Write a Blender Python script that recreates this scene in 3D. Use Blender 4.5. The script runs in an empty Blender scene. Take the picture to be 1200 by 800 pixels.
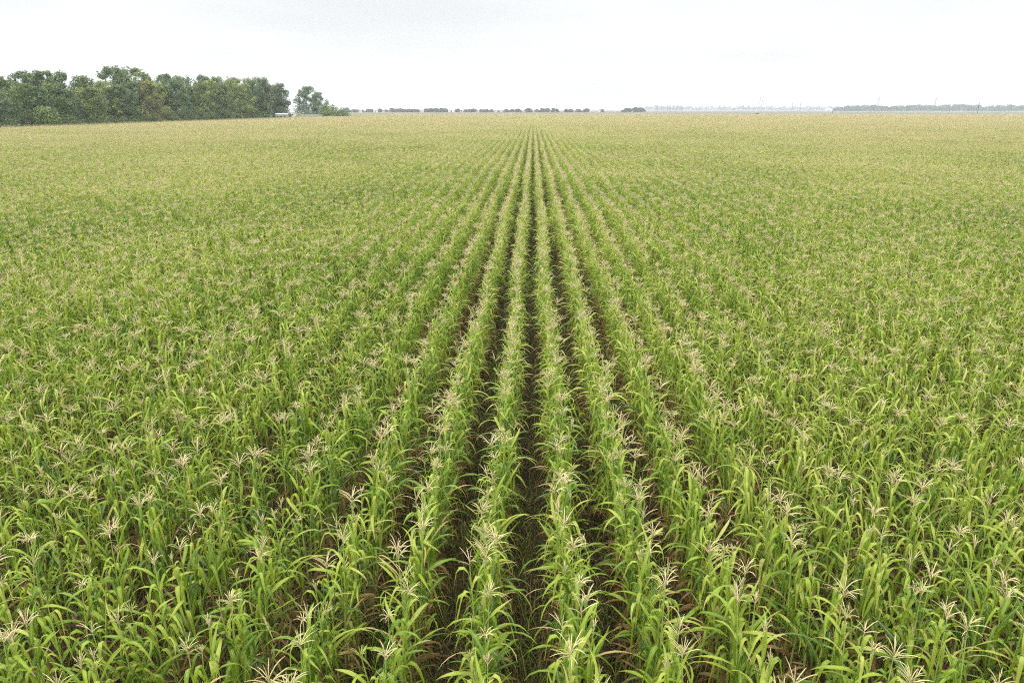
import bpy, math, numpy as np
from mathutils import Vector, Euler

rng = np.random.default_rng(7)
S = bpy.context.scene
C = S.collection
R = math.radians

# ----------------------------------------------------------------------------- camera
F, PITCH, YAW, CAMZ = 857.0, R(17.6), R(1.59), 6.75
CT, ST = math.cos(PITCH), math.sin(PITCH)
HORIZON = 400 - F * math.tan(PITCH)
cam = bpy.data.cameras.new('camera')
co = bpy.data.objects.new('camera', cam); C.objects.link(co)
cam.sensor_width = 36; cam.lens = 36 * F / 1200; cam.clip_start = 0.1; cam.clip_end = 40000
co.location = (0, 0, CAMZ); co.rotation_euler = (R(90) - PITCH, 0, YAW)
S.camera = co

def project(P):
    """photo pixels (1200 x 800) and depth of world points (N,3)"""
    x = P[:, 0] * math.cos(YAW) + P[:, 1] * math.sin(YAW)
    h = -P[:, 0] * math.sin(YAW) + P[:, 1] * math.cos(YAW)
    dz = CAMZ - P[:, 2]
    d = h * CT + dz * ST
    return 600 + F * x / d, 400 + F * (-h * ST + dz * CT) / d, d

def tana(px):
    return math.tan(math.atan((px - 600) * CT / F) - YAW)

def ground_at(px, Y):
    return Y * tana(px), Y

def y_on_line(px, X):
    return X / tana(px)

def height_at(X, Y, py):
    h = -X * math.sin(YAW) + Y * math.cos(YAW)
    return CAMZ + (HORIZON - py) * h * CT * CT / F

def px_per_m(X, Y):
    h = -X * math.sin(YAW) + Y * math.cos(YAW)
    return F / (h * CT)

# ----------------------------------------------------------------------------- tags
def tag(o, label=None, cat=None, group=None, kind=None):
    if label: o['label'] = label
    if cat: o['category'] = cat
    if group: o['group'] = group
    if kind: o['kind'] = kind
    return o

ONES = 'zeroth first second third fourth fifth sixth seventh eighth ninth tenth eleventh twelfth thirteenth fourteenth fifteenth sixteenth seventeenth eighteenth nineteenth'.split()
TENS = {2: 'twent', 3: 'thirt', 4: 'fort', 5: 'fift', 6: 'sixt', 7: 'sevent', 8: 'eight', 9: 'ninet'}
def ordinal(n):
    if n < 20: return ONES[n]
    t, u = divmod(n, 10)
    return TENS[t] + ('ieth' if u == 0 else 'y-' + ONES[u])

# ----------------------------------------------------------------------------- mesh builder
class MB:
    """collects quads with a per-vertex 'tint' and a uv, one slot per material"""
    def __init__(s): s.v, s.q, s.m, s.t, s.u, s.n = [], [], [], [], [], 0
    def add(s, v, q, mat=0, tint=0.5, uv=None):
        v = np.asarray(v, float).reshape(-1, 3); q = np.asarray(q, int).reshape(-1, 4)
        s.v.append(v); s.q.append(q + s.n)
        s.m.append(np.full(len(q), mat)); s.t.append(np.broadcast_to(np.asarray(tint, float), (len(v),)))
        s.u.append(np.zeros((len(v), 2)) if uv is None else np.asarray(uv, float)); s.n += len(v)
    def arrays(s):
        if not s.v: return (np.zeros((0, 3)), np.zeros((0, 4), int), np.zeros(0, int), np.zeros(0), np.zeros((0, 2)))
        return (np.concatenate(s.v), np.concatenate(s.q), np.concatenate(s.m), np.concatenate(s.t), np.concatenate(s.u))
    def mesh(s, name, mats, smooth=True): return make_mesh(name, s.arrays(), mats, smooth)

def make_mesh(name, arr, mats, smooth=True):
    v, q, m, t, u = arr
    me = bpy.data.meshes.new(name)
    me.vertices.add(len(v)); me.vertices.foreach_set('co', np.ascontiguousarray(v, np.float32).ravel())
    n = len(q)
    me.loops.add(n * 4); me.loops.foreach_set('vertex_index', np.ascontiguousarray(q, np.int32).ravel())
    me.polygons.add(n)
    me.polygons.foreach_set('loop_start', np.arange(0, n * 4, 4, dtype=np.int32))
    me.polygons.foreach_set('material_index', np.ascontiguousarray(m, np.int32))
    me.polygons.foreach_set('use_smooth', np.full(n, smooth))
    for mt in mats: me.materials.append(mt)
    a = me.attributes.new('tint', 'FLOAT', 'POINT'); a.data.foreach_set('value', np.ascontiguousarray(t, np.float32))
    uvl = me.uv_layers.new(name='UVMap'); uvl.data.foreach_set('uv', np.ascontiguousarray(u[q.ravel()], np.float32).ravel())
    me.update(calc_edges=True); me.validate(clean_customdata=False)
    return me

def link(name, me, parent=None, loc=(0, 0, 0)):
    o = bpy.data.objects.new(name, me); C.objects.link(o); o.location = loc
    if parent: o.parent = parent
    return o
def empty(name, loc, rz=0):
    o = bpy.data.objects.new(name, None); C.objects.link(o); o.location = loc; o.rotation_euler = (0, 0, rz)
    o.empty_display_size = 0.3
    return o

def tube(mb, pts, rad, k=6, mat=0, tint=0.5, cap=False):
    pts = np.asarray(pts, float); n = len(pts); rad = np.broadcast_to(np.asarray(rad, float), (n,))
    tan = np.gradient(pts, axis=0); tan /= np.linalg.norm(tan, axis=1)[:, None] + 1e-9
    ref = np.where(np.abs(tan[:, 2:3]) > 0.9, np.array([[1., 0, 0]]), np.array([[0, 0, 1.]]))
    a = np.cross(tan, ref); a /= np.linalg.norm(a, axis=1)[:, None] + 1e-9
    b = np.cross(tan, a)
    th = np.arange(k) * 2 * math.pi / k
    v = pts[:, None] + rad[:, None, None] * (a[:, None] * np.cos(th)[None, :, None] + b[:, None] * np.sin(th)[None, :, None])
    i = np.arange(n - 1)[:, None] * k; j = np.arange(k)[None]; j2 = (j + 1) % k
    q = np.stack([i + j, i + j2, i + k + j2, i + k + j], -1).reshape(-1, 4)
    mb.add(v.reshape(-1, 3), q, mat, tint)

def box(mb, lo, hi, mat=0, tint=0.5):
    x0, y0, z0 = lo; x1, y1, z1 = hi
    v = [(x0, y0, z0), (x1, y0, z0), (x1, y1, z0), (x0, y1, z0), (x0, y0, z1), (x1, y0, z1), (x1, y1, z1), (x0, y1, z1)]
    mb.add(v, [(0, 3, 2, 1), (4, 5, 6, 7), (0, 1, 5, 4), (1, 2, 6, 5), (2, 3, 7, 6), (3, 0, 4, 7)], mat, tint)

# ----------------------------------------------------------------------------- materials
class NT:
    def __init__(s, name):
        s.m = bpy.data.materials.new(name); s.m.use_nodes = True
        s.t = s.m.node_tree; s.t.nodes.clear(); s.out = s.n('ShaderNodeOutputMaterial')
    def n(s, typ, **kw):
        x = s.t.nodes.new(typ)
        for k, v in kw.items(): setattr(x, k, v)
        return x
    def l(s, a, b): s.t.links.new(a, b)
    def val(s, op, a, b=None, clamp=False):
        x = s.n('ShaderNodeMath', operation=op, use_clamp=clamp)
        for i, w in enumerate((a, b)):
            if w is None: continue
            if hasattr(w, 'links'): s.l(w, x.inputs[i])
            else: x.inputs[i].default_value = w
        return x.outputs[0]
    def attr(s, name): return s.n('ShaderNodeAttribute', attribute_name=name).outputs['Fac']
    def noise(s, scale, detail=3, rough=0.55, vec=None, stretch=None):
        x = s.n('ShaderNodeTexNoise'); x.inputs['Scale'].default_value = scale
        x.inputs['Detail'].default_value = detail; x.inputs['Roughness'].default_value = rough
        if vec is None: vec = s.n('ShaderNodeNewGeometry').outputs['Position']
        if stretch:
            mp = s.n('ShaderNodeMapping'); mp.inputs['Scale'].default_value = stretch; s.l(vec, mp.inputs[0]); vec = mp.outputs[0]
        s.l(vec, x.inputs['Vector']); return x.outputs['Fac']
    def ramp(s, fac, stops):
        x = s.n('ShaderNodeValToRGB'); cr = x.color_ramp
        while len(cr.elements) < len(stops): cr.elements.new(0.5)
        for e, (p, c) in zip(cr.elements, stops): e.position = p; e.color = (*c, 1)
        s.l(fac, x.inputs[0]); return x.outputs[0]
    def mix(s, fac, a, b, mode='MIX'):
        x = s.n('ShaderNodeMix', data_type='RGBA', blend_type=mode)
        for i, w in ((0, fac), (6, a), (7, b)):
            if hasattr(w, 'links'): s.l(w, x.inputs[i])
            elif i == 0: x.inputs[0].default_value = w
            else: x.inputs[i].default_value = (*w, 1)
        return x.outputs[2]
    def leafy(s, col, trans=0.35, rough=0.5, spec=0.3, tcol=None):
        p = s.n('ShaderNodeBsdfPrincipled'); p.inputs['Roughness'].default_value = rough
        p.inputs['Specular IOR Level'].default_value = spec; s.l(col, p.inputs['Base Color'])
        t = s.n('ShaderNodeBsdfTranslucent'); s.l(tcol or col, t.inputs['Color'])
        mx = s.n('ShaderNodeMixShader'); mx.inputs[0].default_value = trans
        s.l(p.outputs[0], mx.inputs[1]); s.l(t.outputs[0], mx.inputs[2]); s.l(mx.outputs[0], s.out.inputs[0])
        return s.m
    def solid(s, col, rough=0.8, spec=0.3, bump=None, bstr=0.3, bdist=0.02, metallic=0):
        p = s.n('ShaderNodeBsdfPrincipled'); p.inputs['Roughness'].default_value = rough
        p.inputs['Specular IOR Level'].default_value = spec; p.inputs['Metallic'].default_value = metallic
        if hasattr(col, 'links'): s.l(col, p.inputs['Base Color'])
        else: p.inputs['Base Color'].default_value = (*col, 1)
        if bump is not None:
            b = s.n('ShaderNodeBump'); b.inputs['Strength'].default_value = bstr; b.inputs['Distance'].default_value = bdist
            s.l(bump, b.inputs['Height']); s.l(b.outputs[0], p.inputs['Normal'])
        s.l(p.outputs[0], s.out.inputs[0]); return s.m

def maize_leaf_mat():
    n = NT('maize_leaf')
    rnd = n.n('ShaderNodeObjectInfo').outputs['Random']
    big = n.noise(0.045, 3, 0.6)                      # patches of greener and yellower crop over the field
    t = n.val('ADD', n.val('ADD', n.val('MULTIPLY', n.attr('tint'), 0.72), n.val('MULTIPLY', rnd, 0.18)), n.val('MULTIPLY_ADD', big, 1.15))
    t.node.inputs[1].links[0].from_node.inputs[2].default_value = -0.64
    ysep = n.n('ShaderNodeSeparateXYZ'); n.l(n.n('ShaderNodeNewGeometry').outputs['Position'], ysep.inputs[0])
    far_pale = n.n('ShaderNodeMapRange'); far_pale.inputs['From Min'].default_value = 25; far_pale.inputs['From Max'].default_value = 330; far_pale.inputs['To Max'].default_value = 0.42      # leaf colour shifts to pale straw towards the far end of the field
    n.l(ysep.outputs[1], far_pale.inputs['Value']); t = n.val('ADD', t, far_pale.outputs[0], clamp=True)
    col = n.ramp(t, [(0.0, (0.028, 0.072, 0.009)), (0.22, (0.100, 0.185, 0.012)), (0.48, (0.250, 0.335, 0.022)), (0.75, (0.400, 0.430, 0.075)), (1.0, (0.62, 0.54, 0.28))])
    # paler midrib, and a dry tip on some leaves
    uv = n.n('ShaderNodeUVMap'); sep = n.n('ShaderNodeSeparateXYZ'); n.l(uv.outputs[0], sep.inputs[0])
    mid = n.val('LESS_THAN', n.val('ABSOLUTE', n.val('SUBTRACT', sep.outputs[0], 0.5)), 0.07)
    col = n.mix(n.val('MULTIPLY', mid, 0.55), col, (0.36, 0.42, 0.16))
    tip = n.val('MULTIPLY', n.val('GREATER_THAN', n.val('ADD', sep.outputs[1], n.val('MULTIPLY', n.attr('tint'), 0.25)), 1.06), 0.75)
    col = n.mix(tip, col, (0.38, 0.29, 0.14))
    fine = n.noise(35, 2, 0.5)
    col = n.mix(n.val('MULTIPLY', fine, 0.35), col, (0.085, 0.12, 0.018))
    hs = n.n('ShaderNodeHueSaturation'); hs.inputs['Value'].default_value = 1.25; hs.inputs['Saturation'].default_value = 1.05; n.l(col, hs.inputs['Color'])
    return n.leafy(col, 0.34, 0.42, 0.22, hs.outputs[0])

def maize_dry_mat():
    n = NT('maize_dry_leaf')
    c = n.ramp(n.attr('tint'), [(0, (0.075, 0.038, 0.014)), (0.5, (0.19, 0.120, 0.045)), (1, (0.42, 0.32, 0.15))])
    return n.leafy(c, 0.2, 0.8, 0.1)
def maize_stalk_mat():
    n = NT('maize_stalk')
    z = n.n('ShaderNodeSeparateXYZ'); n.l(n.n('ShaderNodeTexCoord').outputs['Object'], z.inputs[0])
    c = n.ramp(n.attr('tint'), [(0, (0.20, 0.13, 0.06)), (0.35, (0.20, 0.22, 0.05)), (1, (0.24, 0.33, 0.07))])
    return n.solid(c, 0.5, 0.35)
def maize_tassel_mat():
    n = NT('maize_tassel')
    rnd = n.n('ShaderNodeObjectInfo').outputs['Random']
    big = n.noise(0.02, 2, 0.5)
    t = n.val('ADD', n.val('ADD', n.attr('tint'), n.val('MULTIPLY', n.val('SUBTRACT', rnd, 0.5), 0.3)), n.val('MULTIPLY', n.val('SUBTRACT', big, 0.5), 0.8), clamp=True)
    c = n.ramp(t, [(0, (0.33, 0.39, 0.09)), (0.3, (0.51, 0.47, 0.21)), (0.6, (0.67, 0.57, 0.33)), (1, (0.56, 0.43, 0.26))])
    return n.leafy(c, 0.2, 0.75, 0.15)

M_LEAF, M_DRY, M_STALK, M_TASSEL = maize_leaf_mat(), maize_dry_mat(), maize_stalk_mat(), maize_tassel_mat()
MAIZE = [M_STALK, M_LEAF, M_DRY, M_TASSEL]

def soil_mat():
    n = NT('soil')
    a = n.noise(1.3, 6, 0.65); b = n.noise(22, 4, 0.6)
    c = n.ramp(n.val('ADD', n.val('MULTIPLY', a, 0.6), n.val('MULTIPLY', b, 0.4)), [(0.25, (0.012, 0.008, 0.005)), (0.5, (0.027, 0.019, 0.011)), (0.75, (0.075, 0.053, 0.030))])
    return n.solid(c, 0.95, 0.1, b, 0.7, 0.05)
def farmland_mat():
    n = NT('farmland')
    a = n.noise(0.0012, 4, 0.6, stretch=(1, 0.35, 1)); b = n.noise(0.03, 5, 0.7)
    c = n.ramp(n.val('ADD', n.val('MULTIPLY', a, 0.75), n.val('MULTIPLY', b, 0.25)), [(0.3, (0.09, 0.085, 0.065)), (0.5, (0.13, 0.115, 0.095)), (0.7, (0.18, 0.155, 0.13))])
    return n.solid(c, 0.95, 0.1)
def strip_mat(name, c0, c1, sc=0.02, stretch=(1, 0.2, 1)):
    n = NT(name); a = n.noise(sc, 5, 0.7, stretch=stretch)
    return n.solid(n.ramp(a, [(0.3, c0), (0.7, c1)]), 0.95, 0.1)

def crown_mat(name, stops, trans=0.2):
    n = NT(name)
    rnd = n.n('ShaderNodeObjectInfo').outputs['Random']
    t = n.val('ADD', n.val('MULTIPLY', n.attr('tint'), 0.75), n.val('MULTIPLY', rnd, 0.25))
    return n.leafy(n.ramp(t, stops), trans, 0.6, 0.25)
GUM = crown_mat('gum_leaves', [(0, (0.066, 0.104, 0.035)), (0.5, (0.132, 0.183, 0.052)), (1, (0.232, 0.270, 0.076))])
GUMBLUE = crown_mat('blue_gum_leaves', [(0, (0.059, 0.093, 0.040)), (0.5, (0.109, 0.162, 0.066)), (1, (0.193, 0.247, 0.102))])
GUMYEL = crown_mat('yellow_gum_leaves', [(0, (0.098, 0.133, 0.033)), (0.5, (0.189, 0.246, 0.059)), (1, (0.312, 0.330, 0.105))])
GUMBROWN = crown_mat('flowering_gum_leaves', [(0, (0.079, 0.097, 0.028)), (0.5, (0.160, 0.174, 0.050)), (1, (0.275, 0.241, 0.086))])
DARK = crown_mat('far_leaves', [(0, (0.021, 0.032, 0.019)), (0.5, (0.036, 0.052, 0.027)), (1, (0.060, 0.076, 0.040))])
BUSH = crown_mat('bush_leaves', [(0, (0.044, 0.071, 0.025)), (0.5, (0.086, 0.124, 0.037)), (1, (0.141, 0.184, 0.059))])
def bark_mat():
    n = NT('gum_bark'); a = n.noise(1.2, 4, 0.6, stretch=(1, 1, 0.25))
    return n.solid(n.ramp(a, [(0.3, (0.08, 0.068, 0.056)), (0.55, (0.19, 0.17, 0.15)), (0.8, (0.34, 0.32, 0.29))]), 0.85, 0.1)
BARK = bark_mat()
def wood_mat():
    n = NT('pole_wood'); a = n.noise(3, 4, 0.6, stretch=(1, 1, 0.1))
    return n.solid(n.ramp(a, [(0.3, (0.05, 0.04, 0.034)), (0.7, (0.11, 0.09, 0.075))]), 0.9, 0.1)
WOOD = wood_mat()
def steel_mat():
    n = NT('galvanised_steel'); a = n.noise(0.8, 3, 0.6)
    return n.solid(n.ramp(a, [(0.3, (0.19, 0.18, 0.18)), (0.7, (0.28, 0.27, 0.27))]), 0.6, 0.4)
STEEL = steel_mat()
def render_mat(name, c0, c1):
    n = NT(name); a = n.noise(0.9, 5, 0.65)
    return n.solid(n.ramp(a, [(0.3, c0), (0.7, c1)]), 0.85, 0.2)
WHITEWALL = render_mat('white_render', (0.58, 0.56, 0.52), (0.76, 0.75, 0.72))
GREYWALL = render_mat('weathered_render', (0.26, 0.25, 0.24), (0.40, 0.39, 0.37))
CREAM = render_mat('cream_render', (0.44, 0.39, 0.31), (0.58, 0.53, 0.44))
TIN = render_mat('tin_roof', (0.30, 0.31, 0.33), (0.46, 0.47, 0.48))
RUST = render_mat('rusty_roof', (0.17, 0.10, 0.075), (0.28, 0.18, 0.14))
SHADOWY = render_mat('dark_opening', (0.02, 0.02, 0.02), (0.05, 0.05, 0.05))

# ----------------------------------------------------------------------------- world and light
SUN_EL, SUN_AZ = R(58), R(205)
w = bpy.data.worlds.new('World'); S.world = w; w.use_nodes = True
nt = w.node_tree; nt.nodes.clear()
def wn(t, **k):
    x = nt.nodes.new(t)
    for a, b in k.items(): setattr(x, a, b)
    return x
def wm(op, a, b=None, c=None, clamp=False):
    x = wn('ShaderNodeMath', operation=op, use_clamp=clamp)
    for i, q in enumerate((a, b, c)):
        if q is None: continue
        if hasattr(q, 'links'): nt.links.new(q, x.inputs[i])
        else: x.inputs[i].default_value = q
    return x.outputs[0]
sky = wn('ShaderNodeTexSky', sky_type='NISHITA', sun_disc=False, sun_elevation=SUN_EL, sun_rotation=SUN_AZ)
tc = wn('ShaderNodeTexCoord'); sp = wn('ShaderNodeSeparateXYZ'); nt.links.new(tc.outputs['Generated'], sp.inputs[0])
z = wm('MAXIMUM', sp.outputs[2], 0.0)
grad = wm('MULTIPLY_ADD', wm('MAXIMUM', wm('SUBTRACT', z, 0.15), 0.0), 3.5, 1.0)                       # overcast: the zenith is near three times as bright as the horizon
den = wm('ADD', z, 0.09)                                     # cloud layer seen in perspective
cx, cy = wm('DIVIDE', sp.outputs[0], den), wm('DIVIDE', sp.outputs[1], den)
cb = wn('ShaderNodeCombineXYZ'); nt.links.new(cx, cb.inputs[0]); nt.links.new(cy, cb.inputs[1]); cb.inputs[2].default_value = 3.7
ns = wn('ShaderNodeTexNoise'); ns.inputs['Scale'].default_value = 0.34; ns.inputs['Detail'].default_value = 6; ns.inputs['Roughness'].default_value = 0.5
nt.links.new(cb.outputs[0], ns.inputs['Vector'])
mr = wn('ShaderNodeMapRange'); mr.interpolation_type = 'SMOOTHSTEP'
mr.inputs['From Min'].default_value = 0.40; mr.inputs['From Max'].default_value = 0.70
mr.inputs['To Min'].default_value = 1.0; mr.inputs['To Max'].default_value = 0.82
nt.links.new(ns.outputs['Fac'], mr.inputs['Value'])
lum = wm('MULTIPLY', wm('MULTIPLY', grad, mr.outputs[0]), 8.35)
oc = wn('ShaderNodeMix', data_type='RGBA', blend_type='MULTIPLY'); oc.inputs[0].default_value = 1
cl = wn('ShaderNodeCombineColor')
for i in range(3): nt.links.new(lum, cl.inputs[i])
nt.links.new(cl.outputs[0], oc.inputs[6]); oc.inputs[7].default_value = (0.965, 0.99, 1.0, 1)
mx = wn('ShaderNodeMix', data_type='RGBA'); mx.inputs[0].default_value = 0.95
nt.links.new(sky.outputs[0], mx.inputs[6]); nt.links.new(oc.outputs[2], mx.inputs[7])
bg = wn('ShaderNodeBackground'); bg.inputs[1].default_value = 0.1; nt.links.new(mx.outputs[2], bg.inputs[0])
wo = wn('ShaderNodeOutputWorld'); nt.links.new(bg.outputs[0], wo.inputs[0])

sl = bpy.data.lights.new('sun', 'SUN'); sl.energy = 1.5; sl.angle = R(18); sl.color = (1, 0.96, 0.89)
so = bpy.data.objects.new('sun', sl); C.objects.link(so)
d = Vector((math.sin(SUN_AZ) * math.cos(SUN_EL), math.cos(SUN_AZ) * math.cos(SUN_EL), math.sin(SUN_EL)))
so.rotation_euler = d.to_track_quat('Z', 'Y').to_euler()
S.view_settings.view_transform = 'Standard'; S.view_settings.look = 'None'; S.view_settings.exposure = 0.42; S.view_settings.gamma = 1

# ----------------------------------------------------------------------------- maize plants
def leaf(mb, base, az, e0, droop, L, W, mat, tint, twist=0.0, n=6, pw=1.3, fold=None):
    s = np.linspace(0, 1, n + 1)
    e = e0 - droop * s ** pw
    if fold:
        f = np.clip((s - fold[0]) / fold[1], 0, 1); e = e0 - droop * f * f * (3 - 2 * f)
    a = az + twist * s ** 1.5 + 0.16 * np.sin(s * (4 + 3 * math.sin(az * 7)) + az * 3) * s
    step = np.stack([np.cos(e) * np.cos(a), np.cos(e) * np.sin(a), np.sin(e)], 1) * (L / n)
    c = base + np.concatenate([np.zeros((1, 3)), np.cumsum((step[:-1] + step[1:]) / 2, 0)])
    side = np.stack([-np.sin(a), np.cos(a), np.zeros(n + 1)], 1)
    roll = twist * 0.6 * s
    nrm = np.cross(step / (L / n), side)
    side = side * np.cos(roll)[:, None] + nrm * np.sin(roll)[:, None]
    nrm = np.cross(step / (L / n), side)
    wd = W * np.minimum(1, 0.5 + 2.2 * s) * np.maximum(0.02, 1 - s ** 2.4)
    wav = 0.16 * np.sin(s * 14 + az * 5)
    l = c + side * (wd / 2)[:, None] - nrm * (wd * (0.16 + wav))[:, None]
    r = c - side * (wd / 2)[:, None] - nrm * (wd * (0.16 - wav))[:, None]
    v = np.stack([l, c, r], 1).reshape(-1, 3)
    uv = np.stack([np.tile([0, .5, 1], n + 1), np.repeat(s, 3)], 1)
    q = []
    for i in range(n):
        k = 3 * i
        q += [(k, k + 1, k + 4, k + 3), (k + 1, k + 2, k + 5, k + 4)]
    mb.add(v, q, mat, tint, uv)

KINDS = [  # word, tassel spread, branches, droop, hue, stalk height
    ('broad-tasselled', 0.85, 10, 0.9, 0.70, 1.84), ('narrow-tasselled', 0.42, 7, 0.4, 0.62, 1.80),
    ('drooping-tasselled', 0.85, 9, 2.0, 0.72, 1.76), ('green-tasselled', 0.65, 9, 0.7, 0.15, 1.72),
    ('sparse-tasselled', 0.80, 5, 0.8, 0.66, 1.82), ('bushy-tasselled', 0.95, 14, 1.2, 0.52, 1.86),
    ('closed-tasselled', 0.12, 4, 0.2, 0.25, 1.70)]
NV = 21
def plant(r, kind):
    word, spread, nb, tdroop, hue, H = kind
    mb = MB()
    H = H * r.uniform(0.95, 1.05)
    lean = r.normal(0, 0.02, 2); bend = r.normal(0, 0.025, 2)
    zz = np.linspace(0, 1, 8)
    pts = np.stack([lean[0] * zz * H + bend[0] * zz ** 2 * H, lean[1] * zz * H + bend[1] * zz ** 2 * H, zz * H], 1)
    mb_t = np.repeat(np.clip(zz * 1.6 - 0.1, 0, 1), 6)
    tube(mb, pts, np.interp(zz, [0, .5, 1], [0.016, 0.012, 0.005]), 6, 0, mb_t)
    at = lambda t: np.array([np.interp(t, zz, pts[:, i]) for i in range(3)])
    az = r.uniform(0, 6.28)
    n = r.integers(18, 23)
    for i in range(n):
        t = 0.10 + 0.84 * i / (n - 1)
        az += math.pi + r.normal(0, 0.35)
        if t < 0.32 + 0.14 * r.random() and r.random() < 0.8:      # dead lower leaves
            leaf(mb, at(t), az, r.uniform(0.2, 0.9), r.uniform(1.8, 2.6), r.uniform(0.35, 0.55), r.uniform(0.025, 0.05), 2, r.uniform(0, 0.62), r.normal(0, 1.2), 5)
            continue
        mid = 1 - abs(t - 0.55) / 0.55
        L = r.uniform(0.34, 0.52) + 0.26 * mid
        W = r.uniform(0.024, 0.040) + 0.020 * mid
        tint = np.clip(r.normal(0.40 + 0.24 * t, 0.27), 0, 1); k = r.random()
        if r.random() < 0.04:
            leaf(mb, at(t), az, r.uniform(0.9, 1.4), r.uniform(1.6, 2.7), L, W * 0.5, 2, r.uniform(0.75, 1), r.normal(0, 1.2), 7, r.uniform(0.8, 1.5)); continue
        if k < 0.16:        # stiff, pointing up
            leaf(mb, at(t), az, r.uniform(1.05, 1.35), r.uniform(0.4, 1.3), L * 0.85, W, 1, tint, r.normal(0, 0.8), 7, r.uniform(1.0, 2.0))
        elif k < (0.66 if t < 0.56 else 0.40):      # wide arch
            leaf(mb, at(t), az, r.uniform(0.9, 1.3), r.uniform(1.8, 2.6), L, W, 1, tint, r.normal(0, 0.9), 7, r.uniform(0.9, 1.6))
        else:               # folded over close to the stalk and hanging down
            e0 = r.uniform(1.2, 1.5)
            leaf(mb, at(t), az, e0, e0 + r.uniform(1.15, 1.55), L * 1.05, W, 1, tint, r.normal(0, 1.1), 8, 1, (r.uniform(0.05, 0.28), r.uniform(0.22, 0.45)))
    # tassel
    tp = at(1.0); k0 = np.clip(hue + r.normal(0, 0.08), 0, 1)
    up = np.array([bend[0] * 2 + lean[0], bend[1] * 2 + lean[1], 1.0]); up /= np.linalg.norm(up)
    ped = tp + up * 0.10
    tube(mb, [tp, tp + up * 0.05, ped], [0.005, 0.0045, 0.004], 4, 0, 0.8)
    b0 = r.uniform(0, 6.28)
    Ls = r.uniform(0.15, 0.25) * (0.7 if word in ('green-tasselled', 'narrow-tasselled', 'closed-tasselled') else 1)
    sp_az = r.uniform(0, 6.28)
    for j in range(nb + 1):
        L = Ls * (1.0 if j == 0 else r.uniform(0.65, 1.0))
        el = 1.52 if j == 0 else 1.45 - spread * r.uniform(0.15, 0.95)
        a = sp_az if j == 0 else b0 + j * 2.4 + r.normal(0, 0.3)
        ss = np.linspace(0, 1, 5)
        e = el - (tdroop if j else tdroop * 0.25) * ss ** 1.4 * r.uniform(0.6, 1.2)
        stp = np.stack([np.cos(e) * math.cos(a), np.cos(e) * math.sin(a), np.sin(e)], 1) * L / 4
        p = (ped + up * r.uniform(-0.01, 0.06) * (j > 0)) + np.concatenate([np.zeros((1, 3)), np.cumsum(stp[:-1], 0)])
        tube(mb, p, [0.003, 0.0042, 0.0044, 0.0038, 0.0018], 3, 3, np.clip(k0 + r.normal(0, 0.08), 0, 1))
    return mb.arrays()

VAR = [plant(rng, KINDS[i % len(KINDS)]) for i in range(NV)]

def subset(arr, mat):
    v, q, m, t, u = arr; k = m == mat
    q2 = q[k]; ids = np.unique(q2); mp = np.zeros(len(v), int); mp[ids] = np.arange(len(ids))
    return v[ids], mp[q2], np.zeros(len(q2), int), t[ids], u[ids]
PARTS = ['stalk', 'leaves', 'dry_leaves', 'tassel']
PART_MESH = [[make_mesh('maize_' + PARTS[k], subset(a, k), [MAIZE[k]]) for k in range(4)] for a in VAR]

def rot_euler(v, rx, ry, rz):
    m = np.array(Euler((rx, ry, rz)).to_matrix()); return v @ m.T

# smooth value noise for vigour over the field
_g = rng.random((64, 64))
def vnoise(x, y, cell):
    x = x / cell + 1000; y = y / cell + 1000
    i, j = np.floor(x).astype(int), np.floor(y).astype(int); fx, fy = x - i, y - j
    fx, fy = fx * fx * (3 - 2 * fx), fy * fy * (3 - 2 * fy)
    g = lambda a, b: _g[a % 64, b % 64]
    return (g(i, j) * (1 - fx) + g(i + 1, j) * fx) * (1 - fy) + (g(i, j + 1) * (1 - fx) + g(i + 1, j + 1) * fx) * fy

ROW = 0.9
EDGE_X, FAR_Y = -145.0, 800.0
PATCH = 5 * ROW
NEAR_Y = 81.0                        # single plants to here (a whole number of patches), patches of crop beyond
STEP = 0.19
def in_view(x, y, margin=9.0):
    return (x > y * tana(0) * 1.04 - margin) & (x < y * tana(1200) * 1.04 + margin) & (x > EDGE_X) & (x < 800)

rows = np.arange(-90, 95)
X, Y, RI = [], [], []
for ri in rows:
    x0 = (ri + 0.5) * ROW
    ys = np.arange(2.2, NEAR_Y, STEP) + rng.uniform(-0.07, 0.07, len(np.arange(2.2, NEAR_Y, STEP)))
    xs = x0 + rng.normal(0, 0.028, len(ys)) + 0.035 * np.sin(ys * 0.21 + ri * 1.7)
    k = in_view(xs, ys) & (rng.random(len(ys)) > 0.055)
    X.append(xs[k]); Y.append(ys[k]); RI.append(np.full(k.sum(), ri))
X, Y, RI = map(np.concatenate, (X, Y, RI))
N = len(X)
vig = vnoise(X, Y, 9.0) * 0.6 + vnoise(X + 300, Y, 3.1) * 0.4
SC = np.clip(0.91 + 0.17 * vig + rng.normal(0, 0.035, N), 0.62, 1.2)
SC[rng.random(N) < 0.03] *= 0.8
IDX = rng.integers(0, NV, N)
RX, RY, RZ = rng.normal(0, 0.028, N), rng.normal(0, 0.028, N), rng.uniform(0, 6.2832, N)
lod = rng.random(N) < 0.025
RX[lod] += rng.normal(0, 0.28, lod.sum()); RY[lod] += rng.normal(0, 0.28, lod.sum())

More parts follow.
